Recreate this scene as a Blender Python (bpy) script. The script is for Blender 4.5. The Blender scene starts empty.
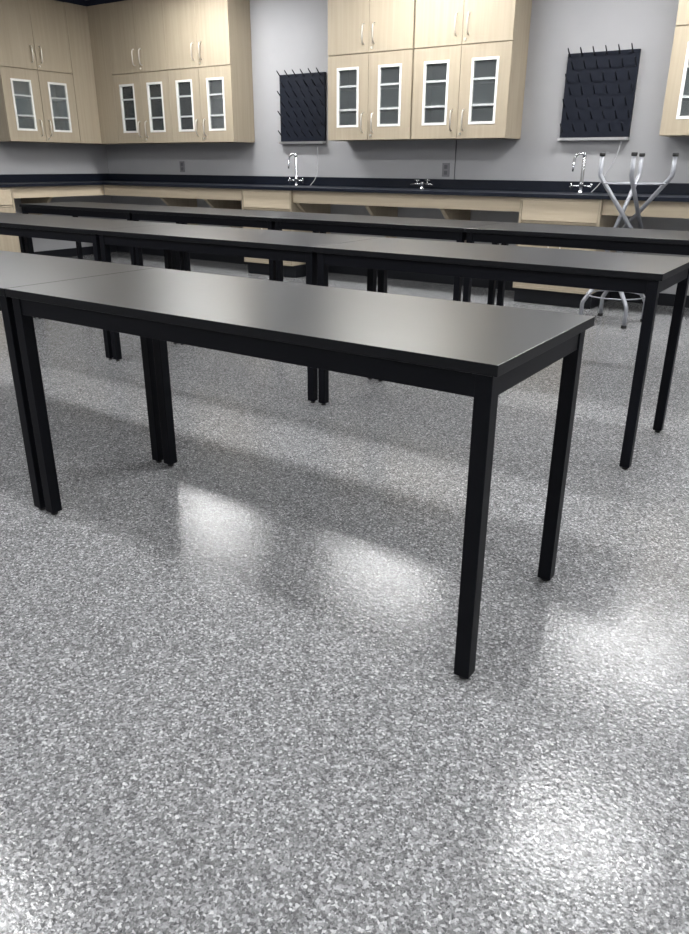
import bpy, bmesh, math, random
from mathutils import Vector, Matrix
random.seed(7)
scene = bpy.context.scene
COL = scene.collection
PI = math.pi

# ------------------------------------------------------------------ materials
def new_mat(name):
    m = bpy.data.materials.new(name); m.use_nodes = True
    nt = m.node_tree; b = nt.nodes['Principled BSDF']
    return m, nt, b

def srgb(r, g, b):
    f = lambda c: (c/255/12.92) if c/255 <= .04045 else ((c/255+.055)/1.055)**2.4
    return (f(r), f(g), f(b), 1)

def node(nt, t, **kw):
    n = nt.nodes.new(t)
    for k, v in kw.items(): setattr(n, k, v)
    return n

def plain(name, col, rough=.5, metal=0.0, spec=.5, var=.06, scale=30, bump=0.0):
    """a base colour gently varied by procedural noise"""
    m, nt, b = new_mat(name)
    tc = node(nt, 'ShaderNodeTexCoord')
    nz = node(nt, 'ShaderNodeTexNoise'); nz.inputs['Scale'].default_value = scale; nz.inputs['Detail'].default_value = 3
    nt.links.new(tc.outputs['Object'], nz.inputs['Vector'])
    rp = node(nt, 'ShaderNodeValToRGB')
    rp.color_ramp.elements[0].position = .3; rp.color_ramp.elements[1].position = .7
    rp.color_ramp.elements[0].color = tuple(c*(1-var) for c in col[:3])+(1,)
    rp.color_ramp.elements[1].color = tuple(min(1, c*(1+var)) for c in col[:3])+(1,)
    nt.links.new(nz.outputs['Fac'], rp.inputs['Fac']); nt.links.new(rp.outputs['Color'], b.inputs['Base Color'])
    b.inputs['Roughness'].default_value = rough; b.inputs['Metallic'].default_value = metal
    b.inputs['Specular IOR Level'].default_value = spec
    if bump:
        bp = node(nt, 'ShaderNodeBump'); bp.inputs['Strength'].default_value = bump; bp.inputs['Distance'].default_value = .002
        nt.links.new(nz.outputs['Fac'], bp.inputs['Height']); nt.links.new(bp.outputs['Normal'], b.inputs['Normal'])
    return m

def wood(name, ca, cb, axis):
    m, nt, b = new_mat(name)
    tc = node(nt, 'ShaderNodeTexCoord'); oi = node(nt, 'ShaderNodeObjectInfo')
    mp = node(nt, 'ShaderNodeMapping')
    s = [34, 34, 34]; s[axis] = 1.1
    mp.inputs['Scale'].default_value = s
    ad = node(nt, 'ShaderNodeVectorMath', operation='ADD')
    nt.links.new(tc.outputs['Object'], mp.inputs['Vector']); nt.links.new(mp.outputs['Vector'], ad.inputs[0])
    ml = node(nt, 'ShaderNodeMath', operation='MULTIPLY'); ml.inputs[1].default_value = 40
    nt.links.new(oi.outputs['Random'], ml.inputs[0]); nt.links.new(ml.outputs['Value'], ad.inputs[1])
    nz = node(nt, 'ShaderNodeTexNoise'); nz.inputs['Scale'].default_value = 1.0; nz.inputs['Detail'].default_value = 5; nz.inputs['Roughness'].default_value = .6
    nt.links.new(ad.outputs['Vector'], nz.inputs['Vector'])
    rp = node(nt, 'ShaderNodeValToRGB'); rp.color_ramp.elements[0].position = .3; rp.color_ramp.elements[1].position = .7
    rp.color_ramp.elements[0].color = ca; rp.color_ramp.elements[1].color = cb
    nt.links.new(nz.outputs['Fac'], rp.inputs['Fac']); nt.links.new(rp.outputs['Color'], b.inputs['Base Color'])
    b.inputs['Roughness'].default_value = .55; b.inputs['Specular IOR Level'].default_value = .3
    return m

WA, WB = srgb(160, 148, 129), srgb(171, 159, 139)
M_wood = wood('maple_vertical_grain', WA, WB, 2)
WA_lit, WB_lit = srgb(182, 168, 146), srgb(196, 182, 159)  # light lacking under the worktop painted in as a lighter maple
M_woodx_lit = wood('maple_grain_along_back_wall_lit', WA_lit, WB_lit, 0)
M_woody_lit = wood('maple_grain_along_left_wall_lit', WA_lit, WB_lit, 1)
M_top = plain('black_matte_laminate', (.008, .0082, .0095, 1), .31, spec=.85, var=.12, scale=60, bump=.02)
M_edge = plain('black_edge_band', (.004, .0045, .006, 1), .42, spec=.2, var=.1, scale=60)
M_steel = plain('black_powder_coated_steel', (.0032, .0036, .0058, 1), .45, spec=.13, var=.1, scale=200, bump=.03)
M_rubber = plain('black_rubber', (.012, .012, .012, 1), .7)
M_epoxy = plain('black_epoxy_resin_worktop', (.0055, .008, .0155, 1), .38, spec=.3, var=.15, scale=40)
M_wall = plain('painted_grey_wall', srgb(166, 166, 168), .6, spec=.25, var=.015, scale=6)
M_side = plain('painted_light_wall', srgb(215, 215, 218), .7, spec=.2, var=.015, scale=6)
M_ceil = plain('white_ceiling_paint', (.74, .75, .77, 1), .9, spec=.1, var=.05, scale=5)
M_dark = plain('dark_navy_strip', (.02, .023, .045, 1), .7, spec=.2, var=.05)
M_base = plain('black_vinyl_base', (.008, .009, .012, 1), .5, spec=.25, var=.05)
M_peg = plain('black_phenolic_board', (.008, .0105, .019, 1), .55, spec=.2, var=.1, scale=30)
M_pegs = plain('black_polypropylene', (.01, .011, .016, 1), .5, spec=.25)
M_alu = plain('white_painted_frame', srgb(226, 226, 222), .45, var=.02)
M_bar = plain('pale_grey_bar', srgb(186, 190, 190), .5, var=.02)
M_shelf = plain('pale_grey_shelf_board', srgb(240, 242, 243), .5, var=.02)
M_inner = plain('grey_melamine_lining', srgb(180, 190, 192), .6, var=.02)
M_nickel = plain('satin_nickel', (.74, .71, .66, 1), .28, metal=1.0, var=.03, scale=80)
M_chrome = plain('polished_chrome', (.55, .56, .58, 1), .16, metal=1.0, var=.02, scale=50)
M_tube = plain('silver_lacquered_tube', (.33, .34, .37, 1), .4, metal=.5, var=.04, scale=40)
M_seat = plain('dark_moulded_seat', (.02, .021, .024, 1), .5)
M_tray = plain('brushed_stainless_tray', (.62, .62, .62, 1), .33, metal=1.0, var=.04, scale=90)
M_plate = plain('grey_cover_plate', srgb(120, 120, 124), .5, metal=.0, var=.03)
M_socket = plain('dark_grey_socket', srgb(92, 92, 96), .5)
M_cord = plain('dark_grey_cable', srgb(84, 84, 88), .6)
M_troffer = plain('white_fixture_steel', srgb(225, 225, 225), .5)

def glass_mat():
    m, nt, b = new_mat('cabinet_glass')
    out = nt.nodes['Material Output']; nt.nodes.remove(b)
    tr = node(nt, 'ShaderNodeBsdfTransparent'); tr.inputs['Color'].default_value = (.97, .985, .985, 1)
    gl = node(nt, 'ShaderNodeBsdfGlossy'); gl.inputs['Roughness'].default_value = .06
    df = node(nt, 'ShaderNodeBsdfDiffuse'); df.inputs['Color'].default_value = (.50, .54, .55, 1)
    nz = node(nt, 'ShaderNodeTexNoise'); nz.inputs['Scale'].default_value = 4
    mp = node(nt, 'ShaderNodeMapRange'); mp.inputs['To Min'].default_value = .07; mp.inputs['To Max'].default_value = .10
    nt.links.new(nz.outputs['Fac'], mp.inputs['Value'])
    m0 = node(nt, 'ShaderNodeMixShader'); nt.links.new(mp.outputs['Result'], m0.inputs['Fac'])
    nt.links.new(tr.outputs[0], m0.inputs[1]); nt.links.new(df.outputs[0], m0.inputs[2])
    fr = node(nt, 'ShaderNodeFresnel'); fr.inputs['IOR'].default_value = 1.45
    m1 = node(nt, 'ShaderNodeMixShader'); nt.links.new(fr.outputs[0], m1.inputs['Fac'])
    nt.links.new(m0.outputs[0], m1.inputs[1]); nt.links.new(gl.outputs[0], m1.inputs[2])
    nt.links.new(m1.outputs[0], out.inputs['Surface'])
    return m
M_glass = glass_mat()

def hose_mat():
    m, nt, b = new_mat('clear_vinyl_hose')
    nz = node(nt, 'ShaderNodeTexNoise'); nz.inputs['Scale'].default_value = 12
    rp = node(nt, 'ShaderNodeValToRGB'); rp.color_ramp.elements[0].color = (.55, .56, .57, 1); rp.color_ramp.elements[1].color = (.7, .71, .72, 1)
    nt.links.new(nz.outputs['Fac'], rp.inputs['Fac']); nt.links.new(rp.outputs['Color'], b.inputs['Base Color'])
    b.inputs['Roughness'].default_value = .2; b.inputs['Alpha'].default_value = .42
    return m
M_hose = hose_mat()

def emit_mat(s):
    m, nt, b = new_mat('lit_acrylic_diffuser')
    nz = node(nt, 'ShaderNodeTexNoise'); nz.inputs['Scale'].default_value = 3
    mp = node(nt, 'ShaderNodeMapRange'); mp.inputs['To Min'].default_value = s*.97; mp.inputs['To Max'].default_value = s*1.03
    nt.links.new(nz.outputs['Fac'], mp.inputs['Value'])
    b.inputs['Base Color'].default_value = (.8, .8, .8, 1)
    b.inputs['Emission Color'].default_value = (.995, .995, .99, 1)
    nt.links.new(mp.outputs['Result'], b.inputs['Emission Strength'])
    return m
M_emit = emit_mat(56.0)
M_emit_dim = emit_mat(42.0)

def floor_mat():
    m, nt, b = new_mat('grey_flake_epoxy_floor')
    tc = node(nt, 'ShaderNodeTexCoord')
    # warp the coordinates a little so the chips get irregular outlines
    nw = node(nt, 'ShaderNodeTexNoise'); nw.inputs['Scale'].default_value = 130; nw.inputs['Detail'].default_value = 2
    nt.links.new(tc.outputs['Object'], nw.inputs['Vector'])
    sc_ = node(nt, 'ShaderNodeVectorMath', operation='SCALE'); sc_.inputs['Scale'].default_value = .008
    nt.links.new(nw.outputs['Color'], sc_.inputs[0])
    ad = node(nt, 'ShaderNodeVectorMath', operation='ADD')
    nt.links.new(tc.outputs['Object'], ad.inputs[0]); nt.links.new(sc_.outputs['Vector'], ad.inputs[1])
    def chips(scale):
        v = node(nt, 'ShaderNodeTexVoronoi'); v.inputs['Scale'].default_value = scale
        nt.links.new(ad.outputs['Vector'], v.inputs['Vector'])
        sp = node(nt, 'ShaderNodeSeparateColor'); nt.links.new(v.outputs['Color'], sp.inputs['Color'])
        return v, sp
    v1, s1 = chips(205); v2, s2 = chips(340)
    rp = node(nt, 'ShaderNodeValToRGB'); e = rp.color_ramp.elements
    rp.color_ramp.interpolation = 'LINEAR'
    e[0].position = 0; e[0].color = (.034, .035, .037, 1)
    e[1].position = 1; e[1].color = (.64, .64, .645, 1)
    for p_, c in ((.25, .088), (.55, .178), (.80, .285), (.93, .43)):
        k = e.new(p_); k.color = (c, c*1.01, c*1.035, 1)
    nt.links.new(s1.outputs['Red'], rp.inputs['Fac'])
    rp2 = node(nt, 'ShaderNodeValToRGB'); e = rp2.color_ramp.elements
    e[0].position = 0; e[0].color = (.095, .097, .101, 1); e[1].position = 1; e[1].color = (.41, .413, .42, 1)
    nt.links.new(s2.outputs['Green'], rp2.inputs['Fac'])
    mx = node(nt, 'ShaderNodeMix', data_type='RGBA'); mx.inputs['Factor'].default_value = .3
    nt.links.new(rp.outputs['Color'], mx.inputs['A']); nt.links.new(rp2.outputs['Color'], mx.inputs['B'])
    nt.links.new(mx.outputs['Result'], b.inputs['Base Color'])
    b.inputs['Roughness'].default_value = .11; b.inputs['Specular IOR Level'].default_value = .23
    # uneven clear coat over the flakes
    nb = node(nt, 'ShaderNodeTexNoise'); nb.inputs['Scale'].default_value = 95; nb.inputs['Detail'].default_value = 2
    nt.links.new(tc.outputs['Object'], nb.inputs['Vector'])
    bp = node(nt, 'ShaderNodeBump'); bp.inputs['Strength'].default_value = .3; bp.inputs['Distance'].default_value = .003
    nt.links.new(nb.outputs['Fac'], bp.inputs['Height'])
    nt.links.new(bp.outputs['Normal'], b.inputs['Normal'])
    return m
M_floor = floor_mat()

# ------------------------------------------------------------------ mesh helpers
def BM(): return bmesh.new()
def box(bm, x0, x1, y0, y1, z0, z1):
    v = [bm.verts.new(p) for p in ((x0,y0,z0),(x1,y0,z0),(x1,y1,z0),(x0,y1,z0),(x0,y0,z1),(x1,y0,z1),(x1,y1,z1),(x0,y1,z1))]
    for f in ((3,2,1,0),(4,5,6,7),(0,1,5,4),(1,2,6,5),(2,3,7,6),(3,0,4,7)): bm.faces.new([v[i] for i in f])
    return bm
def prism(bm, pts, ax, a0, a1):
    """polygon pts (in the two other axes, in order) extruded along axis ax"""
    def P(u, w, a):
        q = [0, 0, 0]; o = [i for i in range(3) if i != ax]; q[o[0]] = u; q[o[1]] = w; q[ax] = a; return q
    A = [bm.verts.new(P(u, w, a0)) for u, w in pts]; B = [bm.verts.new(P(u, w, a1)) for u, w in pts]
    bm.faces.new(A); bm.faces.new(B[::-1])
    n = len(pts)
    for i in range(n): bm.faces.new([A[i], A[(i+1) % n], B[(i+1) % n], B[i]])
    bmesh.ops.recalc_face_normals(bm, faces=bm.faces[:])
    return bm
def tube(bm, pts, r, n=10, cap=True):
    pts = [Vector(p) for p in pts]; rs = r if isinstance(r, (list, tuple)) else [r]*len(pts)
    rings = []; ref = None
    for i, p in enumerate(pts):
        a = pts[max(i-1, 0)]; c = pts[min(i+1, len(pts)-1)]
        t = (c-a).normalized()
        if ref is None:
            ref = Vector((0, 0, 1)) if abs(t.z) < .9 else Vector((1, 0, 0))
        u = (ref - t*ref.dot(t)).normalized(); w = t.cross(u); ref = u
        rings.append([bm.verts.new(p + (u*math.cos(2*PI*k/n)+w*math.sin(2*PI*k/n))*rs[i]) for k in range(n)])
    for A, B in zip(rings, rings[1:]):
        for k in range(n):
            f = bm.faces.new([A[k], A[(k+1) % n], B[(k+1) % n], B[k]]); f.smooth = True
    if cap:
        bm.faces.new(rings[0][::-1]); bm.faces.new(rings[-1])
    return bm
def ring(bm, R, r, z, n=40, m=8):
    vs = [[bm.verts.new(((R+r*math.cos(2*PI*j/m))*math.cos(2*PI*i/n), (R+r*math.cos(2*PI*j/m))*math.sin(2*PI*i/n), z+r*math.sin(2*PI*j/m))) for j in range(m)] for i in range(n)]
    for i in range(n):
        for j in range(m):
            f = bm.faces.new([vs[i][j], vs[(i+1) % n][j], vs[(i+1) % n][(j+1) % m], vs[i][(j+1) % m]]); f.smooth = True
    return bm
def lathe(bm, prof, n=32, cx=0, cy=0):
    rings = [[bm.verts.new((cx+r*math.cos(2*PI*k/n), cy+r*math.sin(2*PI*k/n), z)) for k in range(n)] for r, z in prof]
    for A, B in zip(rings, rings[1:]):
        for k in range(n):
            f = bm.faces.new([A[k], A[(k+1) % n], B[(k+1) % n], B[k]]); f.smooth = True
    bm.faces.new(rings[0][::-1]); bm.faces.new(rings[-1])
    return bm
def smooth_path(pts, it=2):
    pts = [Vector(p) for p in pts]
    for _ in range(it):
        q = [pts[0]]
        for a, b in zip(pts, pts[1:]): q += [a*.75+b*.25, a*.25+b*.75]
        q.append(pts[-1]); pts = q
    return pts

def obj(name, bm, mat, parent=None, bevel=0.0, loc=None, label=None):
    me = bpy.data.meshes.new(name); bmesh.ops.recalc_face_normals(bm, faces=bm.faces[:]); bm.to_mesh(me); bm.free()
    me.materials.append(mat)
    o = bpy.data.objects.new(name, me); COL.objects.link(o)
    if parent: o.parent = parent
    if loc: o.location = loc
    if bevel:
        md = o.modifiers.new('edge', 'BEVEL'); md.width = bevel; md.segments = 2; md.limit_method = 'ANGLE'
    if label: o['label'] = label
    return o
def struct(name, bm, mat):
    o = obj(name, bm, mat); o['kind'] = 'structure'; return o
def thing(name, label, cat, loc=(0,0,0), rotz=0, group=None):
    o = bpy.data.objects.new(name, None); COL.objects.link(o); o.empty_display_size = .1
    o.location = loc; o.rotation_euler = (0, 0, rotz); o['label'] = label; o['category'] = cat
    if group: o['group'] = group
    return o
def dup(root, loc, label, rot=None):
    def rec(o, par):
        c = o.copy(); COL.objects.link(c)
        if par: c.parent = par
        for ch in [k for k in bpy.data.objects if k.parent == o]: rec(ch, c)
        return c
    r = rec(root, None); r.location = loc; r['label'] = label
    if rot: r.rotation_euler = rot
    return r

# ------------------------------------------------------------------ measures
H = .77                      # lab table height
YW, XW = 5.64, -7.97         # back and left wall planes
YC, XC = 4.989, -7.314       # worktop front edges
YU, XL = 5.292, -7.624       # upper cabinet faces
ZU, ZS, ZT = 1.343, 2.085, 2.812
CEIL = 2.88
XR, YF = 4.6, -4.2           # right and front walls, outside the frame

# ------------------------------------------------------------------ room
struct('floor', box(BM(), XW-.15, XR+.15, YF-.15, YW+.15, -.1, 0), M_floor)
struct('ceiling', box(BM(), XW-.15, XR+.15, YF-.15, YW+.15, CEIL, CEIL+.1), M_ceil)
struct('wall_back', box(BM(), XW-.15, XR+.15, YW, YW+.15, 0, CEIL), M_wall)
struct('wall_left', box(BM(), XW-.15, XW, YF-.15, YW, 0, CEIL), M_wall)
struct('wall_right', box(BM(), XR, XR+.15, YF-.15, YW, 0, CEIL), M_side)
struct('wall_front', box(BM(), XW, XR, YF-.15, YF, 0, CEIL), M_side)
struct('baseboard_back', box(BM(), XW+.012, XR, YW-.012, YW, 0, .102), M_base)
struct('baseboard_left', box(BM(), XW, XW+.012, YF, YW, 0, .102), M_base)

# ------------------------------------------------------------------ lab tables
def make_table(L, loc, label, W=.618):
    """origin at the right front corner of the top, on the floor; runs to -x and +y"""
    t = thing('lab_table', label, 'table', loc, group='black lab tables in three rows')
    x0, x1 = -L+.0015, -.0015
    tt = obj('tabletop', box(BM(), x0, x1, 0, W, H-.0245, H), M_top, t, .0012)
    tt.data.materials.append(M_edge)
    for p in tt.data.polygons:
        if abs(p.normal.z) < .5: p.material_index = 1
    i, iy, ib, a, lw = .013, .010, .026, .017, .0385
    z0, z1 = H-.077, H-.0248
    obj('apron', box(BM(), x0+i+lw, x1-i-lw, iy+.004, iy+.029, z0, z1), M_steel, t, .001)
    obj('apron', box(BM(), x0+i+lw, x1-i-lw, W-ib-.029, W-ib-.004, z0, z1), M_steel, t, .001)
    obj('apron', box(BM(), x0+a, x0+a+.025, iy+lw, W-ib-lw, z0, z1), M_steel, t, .001)
    obj('apron', box(BM(), x1-a-.025, x1-a, iy+lw, W-ib-lw, z0, z1), M_steel, t, .001)
    for lx in (x0+i, x1-i-lw):
        for ly in (iy, W-ib-lw):
            lg = obj('leg', box(BM(), lx, lx+lw, ly, ly+lw, .012, z1), M_steel, t, .002)
            obj('foot_glide', lathe(BM(), [(.010, 0), (.012, .002), (.012, .006), (.006, .007), (.006, .0125)], 16, lx+lw/2, ly+lw/2), M_rubber, lg)
    return t
L1, L2, L3 = 1.630, 1.559, 1.510
Y2, Y3, X2, X3 = 1.562, 3.004, -.046, -.019
ta = make_table(L1, (0, 0, 0), 'black lab table nearest the camera, in the front row, its right end free')
dup(ta, (-L1, 0, 0), 'black lab table in the front row, butted to the left end of the nearest table')
tb = make_table(L2, (X2, Y2, 0), 'black lab table at the right end of the middle row, right legs in full view')
dup(tb, (X2-L2, Y2, 0), 'second black lab table from the right end of the middle row')
dup(tb, (X2-2*L2, Y2, 0), 'third black lab table from the right end of the middle row')
dup(tb, (X2-3*L2, Y2, 0), 'leftmost black lab table of the middle row, only a sliver at the left edge')
tc = make_table(L3, (X3, Y3, 0), 'black lab table at right end of the rear row, before the stacked stools')
dup(tc, (X3-L3, Y3, 0), 'second black lab table from the right in the rear row')
dup(tc, (X3-2*L3, Y3, 0), 'third black lab table from the right in the rear row')
dup(tc, (X3-3*L3, Y3, 0), 'leftmost black lab table of the rear row, near the left wall counter')

# ------------------------------------------------------------------ wall cabinets
def bow_handle(bm, x, y, z0, z1):
    """vertical bow pull on a face at y (facing -y)"""
    d = .030
    tube(bm, smooth_path([(x, y, z0), (x, y-d, z0+.012), (x, y-d-.004, (z0+z1)/2), (x, y-d, z1-.012), (x, y, z1)], 2), .0062, 8)
    return bm
def lock_cyl(x, y, z):
    bm = BM()
    tube(bm, [(x, y, z), (x, y-.008, z)], .0105, 14); tube(bm, [(x, y-.008, z), (x, y-.0095, z)], .0085, 14)
    return bm
DW, DT = .4687, .019
def make_wall_cabinet(label, loc, rotz=0):
    """origin at left bottom of the face; width 2 doors, face at y=0 looking to -y, body goes to +y"""
    t = thing('wall_cabinet', label, 'cabinet', loc, rotz, 'maple wall cabinets with glazed lower doors')
    W = 2*DW; D = YW-YU-.003; h1 = ZS-ZU; h2 = ZT-ZU; k = .018
    b = BM()
    box(b, 0, k, DT+.001, D, 0, h2); box(b, W-k, W, DT+.001, D, 0, h2)
    box(b, k, W-k, DT+.001, D, 0, k); box(b, k, W-k, DT+.001, D, h2-k, h2); box(b, k, W-k, DT+.001, D, h1-k/2, h1+k/2)
    obj('carcass', b, M_wood, t)
    b = BM(); box(b, k, W-k, D-.012, D-.002, k, h1-k/2)
    box(b, k, k+.002, DT+.004, D-.012, k, h1-k/2); box(b, W-k-.002, W-k, DT+.004, D-.012, k, h1-k/2)
    obj('lining', b, M_inner, t)
    for z in (.268, .472):
        obj('shelf', box(BM(), k+.003, W-k-.003, DT+.002, D-.02, z-.010, z+.010), M_shelf, t)
    g = .0022
    for s in (0, 1):
        x0, x1 = s*DW+g, (s+1)*DW-g
        hx = DW-.058 if s == 0 else DW+.058
        d = obj('door', box(BM(), x0, x1, 0, DT, h1+.004, h2-.002), M_wood, t, .001)
        obj('handle', bow_handle(BM(), hx, 0, h1+.072, h1+.240), M_nickel, d)
        wx0, wx1, wz0, wz1 = x0+.106, x1-.106, .114, .634
        b = BM(); zt = h1-.004
        box(b, x0, wx0, 0, DT, .002, zt); box(b, wx1, x1, 0, DT, .002, zt)
        box(b, wx0, wx1, 0, DT, .002, wz0); box(b, wx0, wx1, 0, DT, wz1, zt)
        e = obj('glazed_door', b, M_wood, t)
        f = .021; b = BM()
        box(b, wx0, wx0+f, -.004, DT-.001, wz0, wz1); box(b, wx1-f, wx1, -.004, DT-.001, wz0, wz1)
        box(b, wx0+f, wx1-f, -.004, DT-.001, wz0, wz0+f); box(b, wx0+f, wx1-f, -.004, DT-.001, wz1-f, wz1)
        obj('window_frame', b, M_alu, e)
        obj('glass_pane', box(BM(), wx0+f, wx1-f, .013, .016, wz0+f, wz1-f), M_glass, e)
        for z in (.268, .472):
            obj('glazing_bar', box(BM(), wx0+f, wx1-f, .003, .0125, z-.0085, z+.0085), M_bar, e)
        obj('handle', bow_handle(BM(), hx, 0, .066, .236), M_nickel, e)
        if s == 1:
            obj('lock', lock_cyl(DW+.033, 0, h1+.040), M_nickel, d)
            obj('lock', lock_cyl(DW+.033, 0, .040), M_nickel, e)
    return t
CU0 = -7.303
c1 = make_wall_cabinet('maple wall cabinet next to the corner panel, left half of the left back-wall run', (CU0, YU, ZU))
dup(c1, (CU0+2*DW, YU, ZU), 'maple wall cabinet with bare right side panel, left of the small pegboard')
VX0 = -4.175
dup(c1, (VX0, YU, ZU), 'maple wall cabinet just right of the small pegboard, above the middle counter')
dup(c1, (VX0+2*DW+.014, YU, ZU), 'maple wall cabinet above the wall outlet, with bare right side panel')
dup(c1, (-1.011, YU, ZU), 'maple wall cabinet cut off by the right edge of the photo')
# left wall run: face looks to +x
LY0 = 4.046
dup(c1, (XL, LY0, ZU), 'maple wall cabinet on the left wall, seen at an angle at far left', (0, 0, PI/2))
# filler panels closing the corner between cabinet runs, not a cabinet unit
t = thing('corner_filler_panel', 'plain L-shaped maple closing panel in the corner between the upper cabinets', 'cabinet', (XL, YU, ZU))
hh = ZT-ZU
obj('side_panel', box(BM(), -.019, 0, LY0+2*DW+.002-YU, .0, 0, hh), M_wood, t)
obj('front_panel', box(BM(), 0, CU0-XL-.002, 0, .019, 0, hh), M_wood, t)
obj('bottom_panel', prism(BM(), [(-.3455, LY0+2*DW+.004-YU), (-.02, LY0+2*DW+.004-YU), (-.02, .02), (CU0-XL-.002, .02), (CU0-XL-.002, .3475), (-.3455, .3475)], 2, 0, .018), M_wood, t)
obj('top_panel', prism(BM(), [(-.3455, LY0+2*DW+.004-YU), (-.02, LY0+2*DW+.004-YU), (-.02, .02), (CU0-XL-.002, .02), (CU0-XL-.002, .3475), (-.3455, .3475)], 2, hh-.018, hh), M_wood, t)

# dark strips in the gap between cabinet tops and ceiling
def strip(n, *a):
    o = struct(n, box(BM(), *a, ZT+.001, CEIL-.001), M_dark)
strip('gap_strip_1', XL-.012, XR-.01, YU+.012, YU+.03)
strip('gap_strip_2', XL-.03, XL-.012, LY0, YU+.03)
# ------------------------------------------------------------------ worktop along left and back wall
ZC0, ZC1, ZB = .8755, .9055, .994
LEND = 1.0
t = thing('worktop', 'long black L-shaped laboratory worktop running along left and back walls', 'counter', (XC, YC, 0))
X_, Y_ = XW-XC, YW-YC        # wall positions in local coordinates
RX = XR-.02-XC
obj('slab', prism(BM(), [(X_+.002, LEND-YC), (0, LEND-YC), (0, 0), (RX, 0), (RX, Y_-.002), (X_+.002, Y_-.002)], 2, ZC0, ZC1), M_epoxy, t, .002)
obj('backsplash', box(BM(), X_+.022, RX, Y_-.022, Y_-.002, ZC1, ZB), M_epoxy, t, .0015)
obj('backsplash', box(BM(), X_+.002, X_+.022, LEND-YC, Y_-.002, ZC1, ZB), M_epoxy, t, .0015)

# ------------------------------------------------------------------ base cabinets
def base_cabinet(label, loc, W, rotz=0, depth=.60, grain=None):
    t = thing('base_cabinet', label, 'cabinet', loc, rotz, 'maple base cabinets under the worktop')
    z0, z1 = .128, ZC0-.002; k = .020
    b = BM()
    box(b, 0, k, 0, depth, z0, z1); box(b, W-k, W, 0, depth, z0, z1)
    box(b, k, W-k, 0, depth, z0, z0+k); box(b, k, W-k, 0, .02, z1-k, z1); box(b, k, W-k, .012, .03, .672, .690)
    box(b, k, W-k, depth-.012, depth, z0+k, z1-k)
    obj('carcass', b, M_wood, t)
    obj('toe_kick', box(BM(), .0, W, .055, depth, 0, z0-.001), M_base, t)
    obj('drawer', box(BM(), k+.002, W-k-.002, .003, .022, .694, z1-k-.002), grain or M_woodx_lit, t, .001)
    h = W/2
    d = obj('door', box(BM(), k+.002, h-.0015, .003, .022, z0+k+.002, .668), M_wood, t, .001)
    obj('handle', bow_handle(BM(), h-.05, .003, .47, .63), M_nickel, d)
    d = obj('door', box(BM(), h+.0015, W-k-.002, .003, .022, z0+k+.002, .668), M_wood, t, .001)
    obj('handle', bow_handle(BM(), h+.05, .003, .47, .63), M_nickel, d)
    obj('lock', lock_cyl(h+.03, .003, .645), M_nickel, d)
    return t
B1, B1e, B2, B2e = -5.105, -4.44, -1.985, -1.302
base_cabinet('maple base cabinet under the worktop below the small left pegboard', (B1, YC+.02, 0), B1e-B1)
base_cabinet('maple base cabinet under the worktop directly left of the stacked stools', (B2, YC+.02, 0), B2e-B2)
base_cabinet('maple base cabinet standing against the left wall at the left edge of the photo', (XC-.02, 3.79-.75, 0), .75, PI/2, grain=M_woody_lit)

# ------------------------------------------------------------------ knee-space rails with gussets
def rail_back(label, xa, xb, gx):
    t = thing('counter_rail', label, 'rail', (xa, YC+.055, 0), group='maple rails under the worktop')
    obj('rail_board', box(BM(), 0, xb-xa, 0, .022, .757, ZC0-.001), M_woodx_lit, t)
    dy = YW-(YC+.055)
    for x in gx:
        b = BM(); u = x-xa
        prism(b, [(.024, ZC0-.002), (.024, .745), (dy-.04, .33), (dy-.014, .33), (dy-.014, ZC0-.002)], 0, u-.02, u+.02)
        obj('bracket', b, M_wood, t)
    return t
rail_back('pale maple rail under the back worktop, from the corner to the left drawer unit', XC-.05, B1-.002, (-6.40, -5.69))
rail_back('pale maple rail under the worktop between the two drawer units', B1e+.002, B2-.002, (-4.40, -3.56, -2.745))
rail_back('pale maple rail under the worktop behind the stacked stools', B2e+.002, 2.2, (-.05, 1.1))
t = thing('counter_rail', 'pale maple rail under the left wall worktop, running into the corner', 'rail', (XC-.055, 3.792, 0), group='maple rails under the worktop')
obj('rail_board', box(BM(), -.022, 0, 0, YC+.055-3.792-.002, .757, ZC0-.001), M_woody_lit, t)
b = BM(); dx = XC-.055-XW
prism(b, [(-.024, ZC0-.002), (-.024, .745), (-(dx-.04), .33), (-(dx-.014), .33), (-(dx-.014), ZC0-.002)], 1, .49, .53)
obj('bracket', b, M_wood, t)

# ------------------------------------------------------------------ drying pegboards
def pegboard(label, x0, x1, z0, z1, hose):
    t = thing('drying_pegboard', label, 'pegboard', (x0, YW, z0), group='black glassware drying boards')
    w, h = x1-x0, z1-z0
    obj('board', box(BM(), 0, w, -.030, -.003, 0, h), M_peg, t, .002)
    proto = None
    rows = 7; cols = 6; ph = (h-.075)/(rows-1)
    for r in range(rows):
        z = h-.022-r*ph
        for c in range(cols):
            x = .020+c*(w-.075)/(cols-1)+(.038 if r % 2 else 0)
            if proto is None:
                b = BM(); tube(b, [(0, .001, 0), (0, -.006, .002), (0, -.060, .047), (0, -.069, .056)], [.0075, .0062, .0050, .0035], 8)
                proto = obj('peg', b, M_pegs, t, loc=(x, -.030, z)); continue
            o = proto.copy(); COL.objects.link(o); o.parent = t; o.location = (x, -.030, z)
    b = BM()
    prism(b, [(-.003, -.024), (-.070, -.024), (-.070, -.002), (-.066, -.002), (-.066, -.020), (-.003, -.020)], 0, -.006, w+.002)
    box(b, -.006, -.002, -.069, -.003, -.023, -.002); box(b, w-.002, w+.002, -.069, -.003, -.023, -.002)
    obj('drip_tray', b, M_tray, t)
    obj('drain_hose', tube(BM(), smooth_path(hose, 3), .0045, 8), M_hose, t)
    return t
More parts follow.
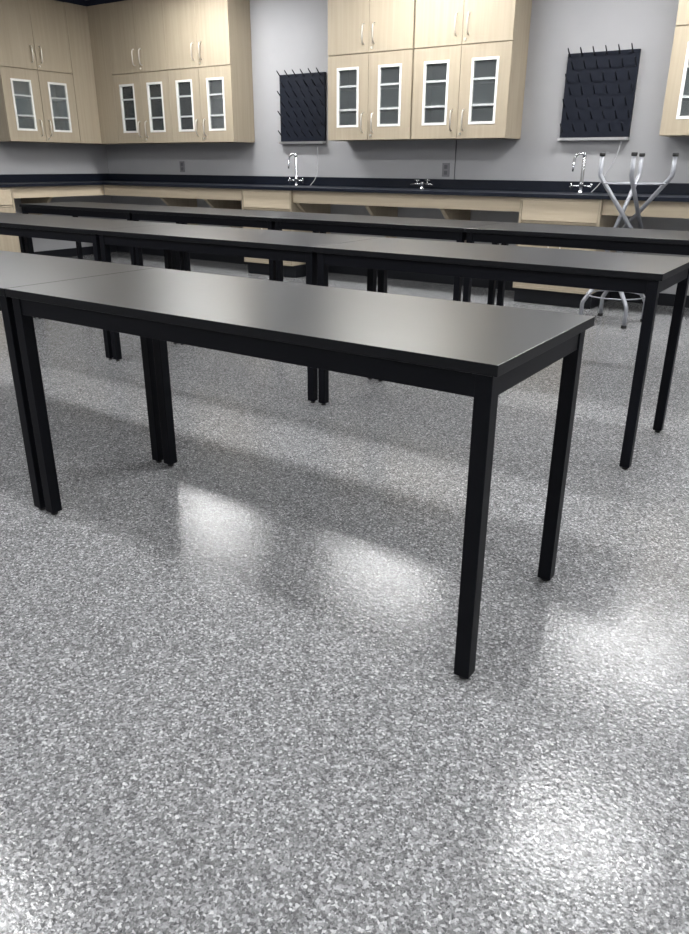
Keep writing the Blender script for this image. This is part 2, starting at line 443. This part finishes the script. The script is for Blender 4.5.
pegboard('black pegboard on the wall just left of the middle cabinets, above a tall faucet', -5.033, -4.443, 1.348, 1.995,
         [(.50, -.04, -.031), (.51, -.05, -.20), (.50, -.06, -.36), (.46, -.12, -.438)])
pegboard('black pegboard on the wall above the stacked stools, right of the middle cabinets', -1.9165, -1.3255, 1.348, 1.995,
         [(.54, -.04, -.031), (.52, -.05, -.15), (.42, -.06, -.36), (.36, -.11, -.438)])

# ------------------------------------------------------------------ faucets and valve
def faucet(label, x, y):
    t = thing('lab_faucet', label, 'faucet', (x, y, ZC1), group='chrome gooseneck lab faucets')
    obj('base', lathe(BM(), [(.026, .0005), (.026, .006), (.017, .012), (.015, .022), (.015, .055), (.019, .060), (.019, .078), (.0145, .084), (.0145, .292), (.010, .296)], 20), M_chrome, t)
    p = [(0, 0, .080), (0, 0, .280), (-.002, -.003, .306), (-.02, -.008, .316), (-.048, -.018, .312), (-.070, -.026, .292), (-.075, -.028, .250)]
    n = obj('gooseneck', tube(BM(), smooth_path(p, 2), .0105, 12), M_chrome, t)
    obj('top_knob', lathe(BM(), [(.012, .282), (.017, .288), (.017, .318), (.010, .324)], 16), M_chrome, t)
    obj('nozzle', tube(BM(), [(-.075, -.028, .256), (-.078, -.029, .190), (-.079, -.029, .170)], [.0115, .009, .006], 12), M_chrome, t)
    for s in (-1, 1):
        h = obj('valve_arm', tube(BM(), [(s*.012, 0, .055), (s*.085, 0, .050)], .0095, 10), M_chrome, t)
        b = BM(); a = s*.088
        tube(b, [(a, -.030, .050), (a, .030, .050)], .006, 8); tube(b, [(a, 0, .020), (a, 0, .080)], .006, 8)
        obj('cross_handle', b, M_chrome, h)
    return t
f1 = faucet('tall chrome lab faucet on the worktop below the small left pegboard', -4.745, 5.50)
dup(f1, (-1.64, 5.50, ZC1), 'tall chrome lab faucet on the worktop just left of the stacked stools')
t = thing('gas_turret', 'low chrome service valve with side handles on the worktop under the wall outlet', 'valve', (-3.20, 5.50, ZC1))
obj('base', lathe(BM(), [(.026, .0005), (.026, .006), (.014, .012), (.014, .030), (.020, .034), (.020, .056), (.010, .064)], 20), M_chrome, t)
for s in (-1, 1):
    h = obj('nozzle', tube(BM(), [(s*.012, 0, .042), (s*.075, 0, .042), (s*.125, -.01, .036)], [.010, .009, .006], 10), M_chrome, t)
    b = BM(); tube(b, [(s*.055, 0, .042), (s*.055, 0, .075)], .007, 8); tube(b, [(s*.030, 0, .078), (s*.085, 0, .078)], .0065, 8)
    obj('lever', b, M_chrome, h)

# ------------------------------------------------------------------ outlets and cable
def outlet(label, x, z):
    t = thing('wall_outlet', label, 'outlet', (x, YW, z), group='grey wall outlets above the worktop')
    obj('cover_plate', box(BM(), -.040, .040, -.008, -.0005, -.062, .062), M_plate, t, .002)
    for dz in (-.026, .026):
        obj('socket', box(BM(), -.018, .018, -.011, -.008, dz-.018, dz+.018), M_socket, t, .002)
    return t
outlet('grey wall outlet beside a thin cable under the middle cabinets', -3.02, 1.078)
outlet('grey wall outlet under the left back-wall cabinets near the corner', -6.60, 1.085)
o = obj('cable', tube(BM(), [(0, 0, ZB+.001), (0, 0, ZU-.001)], .0035, 8), M_cord, loc=(-2.925, YW-.005, 0))
o['label'] = 'thin dark cable running down the wall beside the middle outlet'; o['category'] = 'cable'

# ------------------------------------------------------------------ stools
SH = .606
def make_stool(label, loc, rotz):
    t = thing('lab_stool', label, 'stool', loc, rotz, 'silver legged stools stacked seat to seat')
    R, r = .247, .0155
    for k in range(4):
        a = k*PI/2
        u = Vector((math.cos(a), math.sin(a), 0)); v = Vector((-math.sin(a), math.cos(a), 0))*-.098
        pts = [u*R+Vector((0, 0, .018)), u*R+Vector((0, 0, .135)), u*(R-.003)+v*.01+Vector((0, 0, .153)), u*(R-.014)+v*.045+Vector((0, 0, .170)),
               -u*.07+v+Vector((0, 0, .565))]
        lg = obj('leg', tube(BM(), pts, r, 12), M_tube, t)
        b = BM(); lathe(b, [(.018, 0), (.021, .003), (.021, .018), (.0175, .024)], 16, (u*R).x, (u*R).y)
        obj('foot_cap', b, M_rubber, lg)
    obj('foot_ring', ring(BM(), .211, .005, .206), M_tube, t)
    obj('seat_plate', box(BM(), -.11, .11, -.11, .11, .562, .570), M_rubber, t, .002)
    obj('seat', lathe(BM(), [(.150, .570), (.168, .576), (.172, .590), (.168, .602), (.150, SH-.0005)], 40), M_seat, t)
    return t
SX, SY, SA = -1.0, 4.625, math.atan2(.19, -.14)
st = make_stool('upright silver legged stool on the floor, lower one of the stacked pair', (SX, SY, 0), SA)
dup(st, (SX+.026, SY, 2*SH), 'upside-down silver legged stool with its black capped feet in the air', (PI, 0, .253-.11))

# ------------------------------------------------------------------ ceiling lights (above the frame)
def make_light(label, x, y, mat):
    t = thing('ceiling_light', label, 'ceiling light', (x, y, CEIL), group='flat ceiling light panels')
    a, c, f = .61, .165, .02
    b = BM()
    for q in ((-a, a, -c, -c+f), (-a, a, c-f, c), (-a, -a+f, -c+f, c-f), (a-f, a, -c+f, c-f)): box(b, *q, -.022, -.0005)
    obj('frame', b, M_troffer, t)
    obj('diffuser', box(BM(), -a+f, a-f, -c+f, c-f, -.016, -.006), mat, t)
    return t
lights = [(-5.4, 4.6, 'lit panel near the back wall above the left cabinets'), (-3.0, 4.6, 'lit panel near the back wall above the middle cabinets'),
          (-.55, 4.6, 'lit panel near the back wall above the stacked stools'), (1.9, 4.6, 'lit panel near the back wall, farthest right'),
          (-.42, 2.38, 'lit panel over the middle row of tables'), (2.4, 2.38, 'lit panel to the right of the middle row'),
          (-.5, -.09, 'lit panel straight above the nearest table'), (-5.2, 2.36, 'lit panel over the left part of the middle row'),
          (-2.9, -.09, 'lit panel over the left part of the front row'), (-5.3, -.09, 'lit panel at the left over the front row'),
          (1.9, -.09, 'lit panel to the right of the front row'), (-.3, -2.3, 'lit panel behind the viewer'), (-4.2, -2.3, 'lit panel behind the viewer at the left')]
protos = {}
for x, y, lab in lights:
    k = y < 0          # the front fittings burn dimmer
    if k not in protos: protos[k] = make_light('rectangular ceiling '+lab, x, y, M_emit_dim if k else M_emit)
    else: dup(protos[k], (x, y, CEIL), 'rectangular ceiling '+lab)

# ------------------------------------------------------------------ world, camera, colour
w = bpy.data.worlds.new('world'); scene.world = w; w.use_nodes = True
w.node_tree.nodes['Background'].inputs['Color'].default_value = (.5, .5, .52, 1)
w.node_tree.nodes['Background'].inputs['Strength'].default_value = .3
cam = bpy.data.cameras.new('camera'); co = bpy.data.objects.new('camera', cam); COL.objects.link(co)
yaw, pitch, roll, fpx = .5967, .3868, .0051, 745.56
fw = Vector((-math.sin(yaw)*math.cos(pitch), math.cos(yaw)*math.cos(pitch), -math.sin(pitch)))
rt = Vector((math.cos(yaw), math.sin(yaw), 0)); up = rt.cross(fw)
r2 = rt*math.cos(roll)+up*math.sin(roll); u2 = -rt*math.sin(roll)+up*math.cos(roll)
Mx = Matrix((r2, u2, -fw)).transposed().to_4x4(); Mx.translation = Vector((.5479, -1.3375, 1.132))
co.matrix_world = Mx
cam.sensor_fit = 'HORIZONTAL'; cam.sensor_width = 36; cam.lens = fpx/689*36; cam.clip_start = .02
scene.camera = co
scene.view_settings.view_transform = 'Standard'; scene.view_settings.look = 'None'
scene.view_settings.exposure = 0.0; scene.view_settings.gamma = 1.0
scene.cycles.max_bounces = 8; scene.cycles.diffuse_bounces = 5; scene.cycles.transparent_max_bounces = 12
